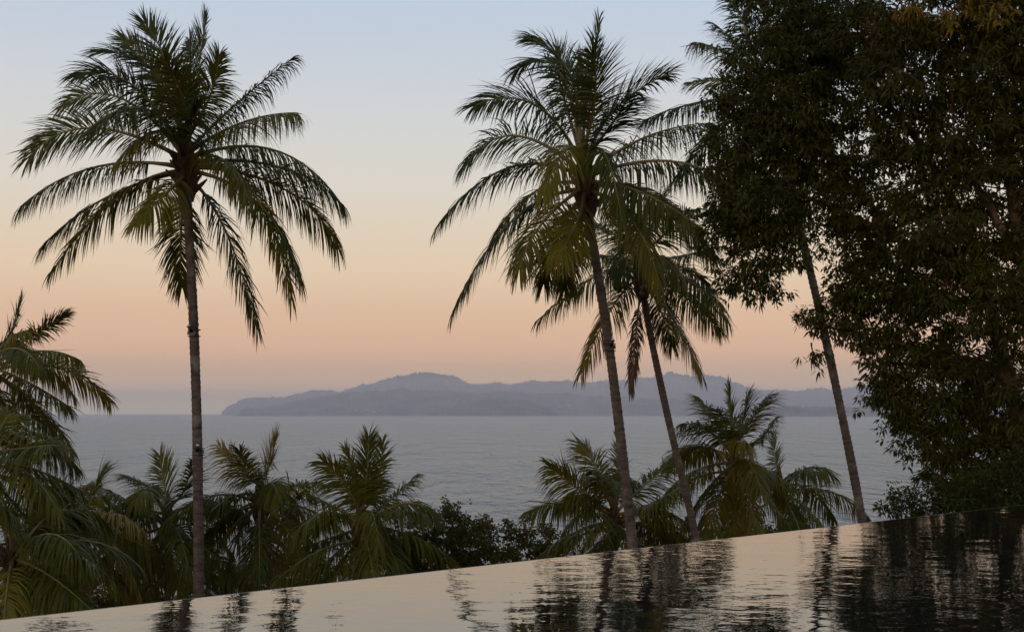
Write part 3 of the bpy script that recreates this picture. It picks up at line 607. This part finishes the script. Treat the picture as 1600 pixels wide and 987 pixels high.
# ------------------------------------------------------------------ leafy trees
def leaves(C, N_, ln, wd, r, droop=0.5, per=8):
    """rosettes of pointed leaves around points C with outward directions N_"""
    n = len(C); K = n * per
    c = np.repeat(C, per, 0); d0 = np.repeat(N_, per, 0)
    rnd = r.normal(0, 1, (K, 3)); rnd /= np.linalg.norm(rnd, axis=1)[:, None]
    d = d0 * .55 + rnd * 1.0 + np.array([0, 0, -droop]); d /= np.linalg.norm(d, axis=1)[:, None]
    c = c + rnd * .03 + d0 * r.uniform(-.06, .02, (K, 1))
    side = np.cross(d, r.normal(0, 1, (K, 3)) * .6 + np.array([0, 0, 1.0])); side /= np.linalg.norm(side, axis=1)[:, None] + 1e-9
    nn = np.cross(side, d)
    L_ = (ln * np.repeat(r.uniform(.7, 1.2, n), per) * r.uniform(.65, 1.15, K))[:, None]; W_ = (wd * r.uniform(.75, 1.15, K))[:, None]
    a0 = c + d * L_ * .12; mid = c + d * L_ * .5 - nn * W_ * .25; tip = c + d * L_ + np.array([0, 0, -.18]) * L_
    ml = c + d * L_ * .48 + side * W_ * .5; mr_ = c + d * L_ * .48 - side * W_ * .5
    V = np.stack([a0, ml, mid, mr_, tip], 1).reshape(-1, 3)
    q = np.array([[0, 2, 1], [0, 3, 2], [1, 2, 4], [2, 3, 4]])
    Fq = ((np.arange(K) * 5)[:, None, None] + q[None]).reshape(-1, 3)
    return V, Fq
def blob_points(blobs, Y, dens, r, shell=.55, clump=1.0):
    """blobs: (px, py, radius px, depth offset m). Returns rosette points with outward directions"""
    P = []; Nn = []
    for (px, py, rp, dy) in blobs:
        c = at(px, py, Y + dy); R_ = rp * (Y + dy) / F
        n = max(2, int(dens * r.uniform(.6, 1.3) * R_ ** 2.2 / 9))
        d = r.normal(0, 1, (n, 3)); d /= np.linalg.norm(d, axis=1)[:, None]
        ph = r.uniform(0, 6.28, 6)
        lump = 1 + .22 * np.sin(d[:, 0] * 5 + ph[0]) * np.sin(d[:, 2] * 6 + ph[1]) + .14 * np.sin(d[:, 1] * 9 + ph[2]) + .14 * np.sin(d[:, 2] * 11 + d[:, 0] * 7 + ph[3])
        rad = R_ * (shell + (1 - shell) * r.random(n)) ** .6 * lump
        cc = c + d * rad[:, None]
        q = np.repeat(cc, 9, 0) + r.normal(0, 1, (n * 9, 3)) * np.array([.17, .17, .09]) * clump * np.repeat(r.uniform(.6, 1.5, n), 9)[:, None]
        P.append(q); Nn.append(np.repeat(d, 9, 0))
    return np.concatenate(P), np.concatenate(Nn)
def tree(name, label, cat, Y, blobs, limbs, root_px, tr, mleaf, dens, ln, wd, seed, per=8, droop=.5, twigs=400, twr=1.0, group=None, shell=.45, ground=True, clump=1.0, young=()):
    r = np.random.default_rng(seed)
    base = at(root_px[0], root_px[1], Y)
    if ground: base[2] = ground_z(base[0], base[1]) - .1
    o = empty(name, base, label, cat, group)
    C, N_ = blob_points(blobs, Y, dens, r, shell, clump)
    V, Fq = leaves(C, N_, ln, wd, r, droop, per)
    if young:
        C2, N2 = blob_points(young, Y, dens * 1.1, r, .2, clump)
        V2, F2 = leaves(C2, N2, ln, wd, r, droop, per)
        mesh_obj('young_leaves', V2 - base, F2, M['leafY'], o, smooth=False)
    for i, (pts, ra, rb) in enumerate(limbs):
        W3 = [at(x, y, Y + dy) for x, y, dy in pts]
        if i == 0: W3 = [base] + W3
        W3 = np.array(W3); d = np.concatenate([[0], np.cumsum(np.linalg.norm(np.diff(W3, axis=0), axis=1))]); tq = np.linspace(0, d[-1], 30)
        Q = np.stack([np.interp(tq, d, W3[:, k]) for k in range(3)], 1)
        for _ in range(2):
            Q[1:-1] = (Q[:-2] + Q[1:-1] * 2 + Q[2:]) / 4
        Q[1:-1] += r.normal(0, .015, Q[1:-1].shape)
        a = MB(); a.tube(Q, np.linspace(ra, rb, 30), 10); a.build('trunk' if i == 0 else 'branch', M['bark'], o, base)
    # fine twigs from the blob cores out to the leaf rosettes
    a = MB(); cen = np.array([at(b_[0], b_[1], Y + b_[3]) for b_ in blobs])
    for k in r.choice(len(C), min(twigs, len(C)), replace=False):
        j = np.argmin(np.linalg.norm(cen - C[k], axis=1)); c0 = cen[j] + r.normal(0, .12, 3)
        m_ = (c0 + C[k]) / 2 + r.normal(0, .1, 3) + np.array([0, 0, .12])
        a.tube(bez([c0, m_, C[k]], 5), np.linspace(.022, .006, 5) * twr, 4, cap=False)
    TV = np.concatenate(a.v); n0 = len(V)
    FF = Fq.tolist() + [[i + n0 for i in f] for f in a.f]
    mesh_obj('crown', np.concatenate([V, TV]) - base, FF, [mleaf, M['bark']], o, fmat=[0] * len(Fq) + [1] * len(a.f), smooth=False)
    return o
# dark tree: left lobe over the palm crown and the lower curtain down to the pool
BA = [(1215,20,62,0),(1275,25,65,.8),(1190,85,55,-.3),(1250,95,65,.5),(1165,150,50,0),(1225,165,62,-.4),(1290,150,62,.7),(1150,225,52,.2),(1205,240,62,.6),(1270,235,66,-.2),
      (1335,225,62,.6),(1140,300,48,0),(1190,320,58,-.3),(1250,315,58,.4),(1310,310,58,0),(1135,370,42,.2),(1180,395,50,.3),(1230,375,45,-.3),(1165,440,30,0),(1195,450,26,.3),(1340,60,70,.4),
      (1330,380,52,.4),(1375,340,60,-.2),(1345,440,48,0),(1300,500,34,.2),(1262,508,18,0),(1278,545,16,.1),(1320,480,36,.3),(1365,500,52,.5),(1400,430,62,-.4),(1400,550,50,0),(1440,500,62,.6),
      (1410,620,46,.2),(1460,590,60,-.4),(1395,610,26,0),(1440,680,50,0),(1500,660,62,.5),(1475,735,42,-.2),(1530,720,52,.3),(1560,620,66,.4),(1520,560,66,-.3),(1590,700,55,.3),(1560,770,36,0),(1500,775,26,0)]
LA = [([(1612,760,0),(1600,690,0),(1575,590,0),(1548,480,0),(1520,380,.2),(1480,300,.2)], .26, .10),
      ([(1548,480,0),(1480,420,-.2),(1400,370,-.2),(1310,330,-.2),(1240,300,0),(1180,290,0)], .11, .03),
      ([(1480,300,.2),(1420,200,.3),(1350,120,.3),(1280,60,.4)], .10, .03), ([(1400,370,-.2),(1330,280,0),(1270,210,.1),(1220,150,0)], .07, .02),
      ([(1575,590,0),(1520,560,-.2),(1450,560,-.3),(1390,590,0)], .09, .02), ([(1600,690,0),(1540,680,0),(1480,700,-.1),(1440,700,0)], .07, .02),
      ([(1240,300,0),(1200,360,0),(1170,420,0)], .04, .015), ([(1450,560,-.3),(1380,520,0),(1310,500,.1),(1265,515,0)], .04, .012)]
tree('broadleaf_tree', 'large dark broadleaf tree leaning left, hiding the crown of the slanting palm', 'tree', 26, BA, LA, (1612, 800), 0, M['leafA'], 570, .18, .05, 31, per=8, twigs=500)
BB = [(1420,30,70,0),(1490,20,75,.5),(1560,10,80,0),(1630,40,90,.4),(1400,110,65,-.4),(1470,110,70,.4),(1545,100,75,-.3),(1620,130,80,.3),(1420,195,60,.2),(1490,200,66,-.3),(1560,190,70,.4),(1630,220,75,0),
      (1440,280,60,.3),(1505,285,66,-.2),(1580,290,70,.3),(1650,320,70,0),(1460,360,60,-.2),(1530,380,66,.3),(1610,400,66,0),(1480,440,55,.2),(1560,470,60,-.3),(1640,500,70,.2),(1370,60,60,.2),(1620,590,60,.5),(1660,660,60,.3)]
LB = [([(1660,780,0),(1652,650,0),(1625,520,0),(1600,420,0),(1585,330,0),(1570,240,.1),(1560,150,0)], .24, .07),
      ([(1600,420,0),(1550,330,0),(1500,250,-.1),(1450,160,0)], .10, .03), ([(1585,330,0),(1620,240,.1),(1640,140,.2)], .08, .03), ([(1625,520,0),(1570,450,-.2),(1500,400,-.1)], .08, .02),
      ([(1570,240,.1),(1530,170,.1),(1500,90,.2)], .06, .02)]
tree('broadleaf_tree', 'olive leaved broadleaf tree filling the upper right corner, with a reddish brown trunk', 'tree', 24, BB, LB, (1665, 860), 0, M['leafB'], 450, .21, .052, 32, young=[(1530,12,26,-1.0),(1568,20,24,-1.0),(1490,30,20,-1.0),(1420,5,22,-.9)], per=8, twigs=500)
# shrub on the bank by the right end of the pool
BS = [(1392,792,14,0),(1410,788,18,0),(1430,782,20,.2),(1450,778,22,0),(1475,768,26,.3),(1500,775,28,0),(1528,768,30,.3),(1558,765,34,0),(1590,755,40,0),(1425,800,18,0),(1470,798,22,.1),(1520,800,24,.1),(1570,796,28,.1),(1620,780,36,0),(1548,740,24,.4),(1395,775,7,0),(1610,730,34,.3)]
tree('shrub', 'low leafy shrub at the right end of the pool edge, under the big dark tree', 'shrub', 23.2, BS, [([(1530,812,0),(1510,795,0),(1480,785,0),(1410,785,0)], .02, .008), ([(1530,812,0),(1560,790,0),(1590,770,0)], .02, .01)], (1530, 830), 0, M['leafA'], 900, .14, .038, 33, per=8, droop=.1, twigs=120, twr=.4, clump=.7)
# round shrubs in the middle distance
for i, (lab, bl, rt) in enumerate([(q[0], [(x_, y_ + 9, r_, d_) for x_, y_, r_, d_ in q[1]], q[2]) for q in [
    ('dark round shrub just right of the upright fronded palm', [(655,820,24,0),(680,805,24,.3),(665,850,30,0),(700,845,34,.4),(640,850,28,.5),(690,880,30,0),(650,885,30,.2)], (672, 930)),
    ('tallest round shrub in the middle, its domed top against the sea', [(708,800,22,0),(735,808,24,.3),(758,812,18,0),(730,840,34,0),(765,838,26,.3),(750,870,36,-.2),(710,875,30,.3),(780,865,20,0)], (740, 930)),
    ('round shrub with a loose top, left of the palm behind the middle trunk', [(800,815,16,0),(822,822,20,.2),(850,826,20,0),(812,845,26,0),(845,852,26,.2),(878,845,22,0),(830,875,30,0),(870,880,30,0),(795,880,20,.2)], (835, 920))]]):
    tree('shrub', lab, 'shrub', 44 + i, bl, [([(rt[0], rt[1] - 20, 0), (rt[0] + 4, rt[1] - 70, 0)], .09, .05), ([(rt[0] + 2, rt[1] - 50, 0), (rt[0] - 30, rt[1] - 90, .2)], .05, .02), ([(rt[0] + 2, rt[1] - 50, 0), (rt[0] + 30, rt[1] - 85, .2)], .05, .02)],
         rt, 0, M['leafC'], 260, .17, .08, 40 + i, per=8, droop=.0, twigs=160, group='round leafy shrubs between the lower palms')
for i, (lab, px, py, rr) in enumerate([
    ('dark bush behind the lower left corner palm, mostly hidden by its fronds', 95, 935, 46),
    ('dark bush behind the foot of the palm left of the tallest trunk', 205, 925, 44),
    ('dark bush between the tallest trunk and the yellow tipped palm', 345, 905, 42),
    ('dark bush between the yellow tipped palm and the upright fronded palm', 480, 895, 42),
    ('dark bush low behind the upright fronded palm', 590, 885, 40),
    ('dark bush between the two middle palm trunks at the pool edge', 1040, 850, 40),
    ('dark bush behind the hanging fronds of the full palm right of the middle trunks', 1165, 840, 38)]):
    bl = [(px, py, rr, 0), (px - rr * .8, py + 8, rr * .7, .4), (px + rr * .8, py + 6, rr * .7, -.3), (px + rr * .2, py - rr * .6, rr * .5, .3), (px - rr * .4, py - rr * .5, rr * .45, 0), (px, py + rr, rr, 0)]
    tree('shrub', lab, 'shrub', 51 + i * .7, bl, [([(px, py + 60, 0), (px + 4, py, 0)], .1, .05), ([(px, py + 30, 0), (px - 25, py - 10, .2)], .05, .02), ([(px, py + 30, 0), (px + 25, py - 5, .2)], .05, .02)],
         (px, py + 90), 0, M['leafC'], 120, .24, .10, 60 + i, per=8, droop=.1, twigs=80, group='dark bushes behind the lower palms', clump=1.6)
# undergrowth on the slope
r = np.random.default_rng(77); C = []
for k in range(16000):
    u = r.uniform(-30, 70); v = r.uniform(13, 100); p = E0 + ed * u - nin * v
    C.append((p[0], p[1], ground_z(p[0], p[1]) + r.uniform(0, 1.6) * (1.2 + math.sin(p[0] * .5) * math.sin(p[1] * .4))))
C = np.array(C); N_ = np.tile(np.array([0, 0, 1.0]), (len(C), 1))
V, Fq = leaves(C, N_, .30, .08, r, -.1, 6)
tag(mesh_obj('ground_cover', V, Fq, M['leafC'], smooth=False), kind='stuff')
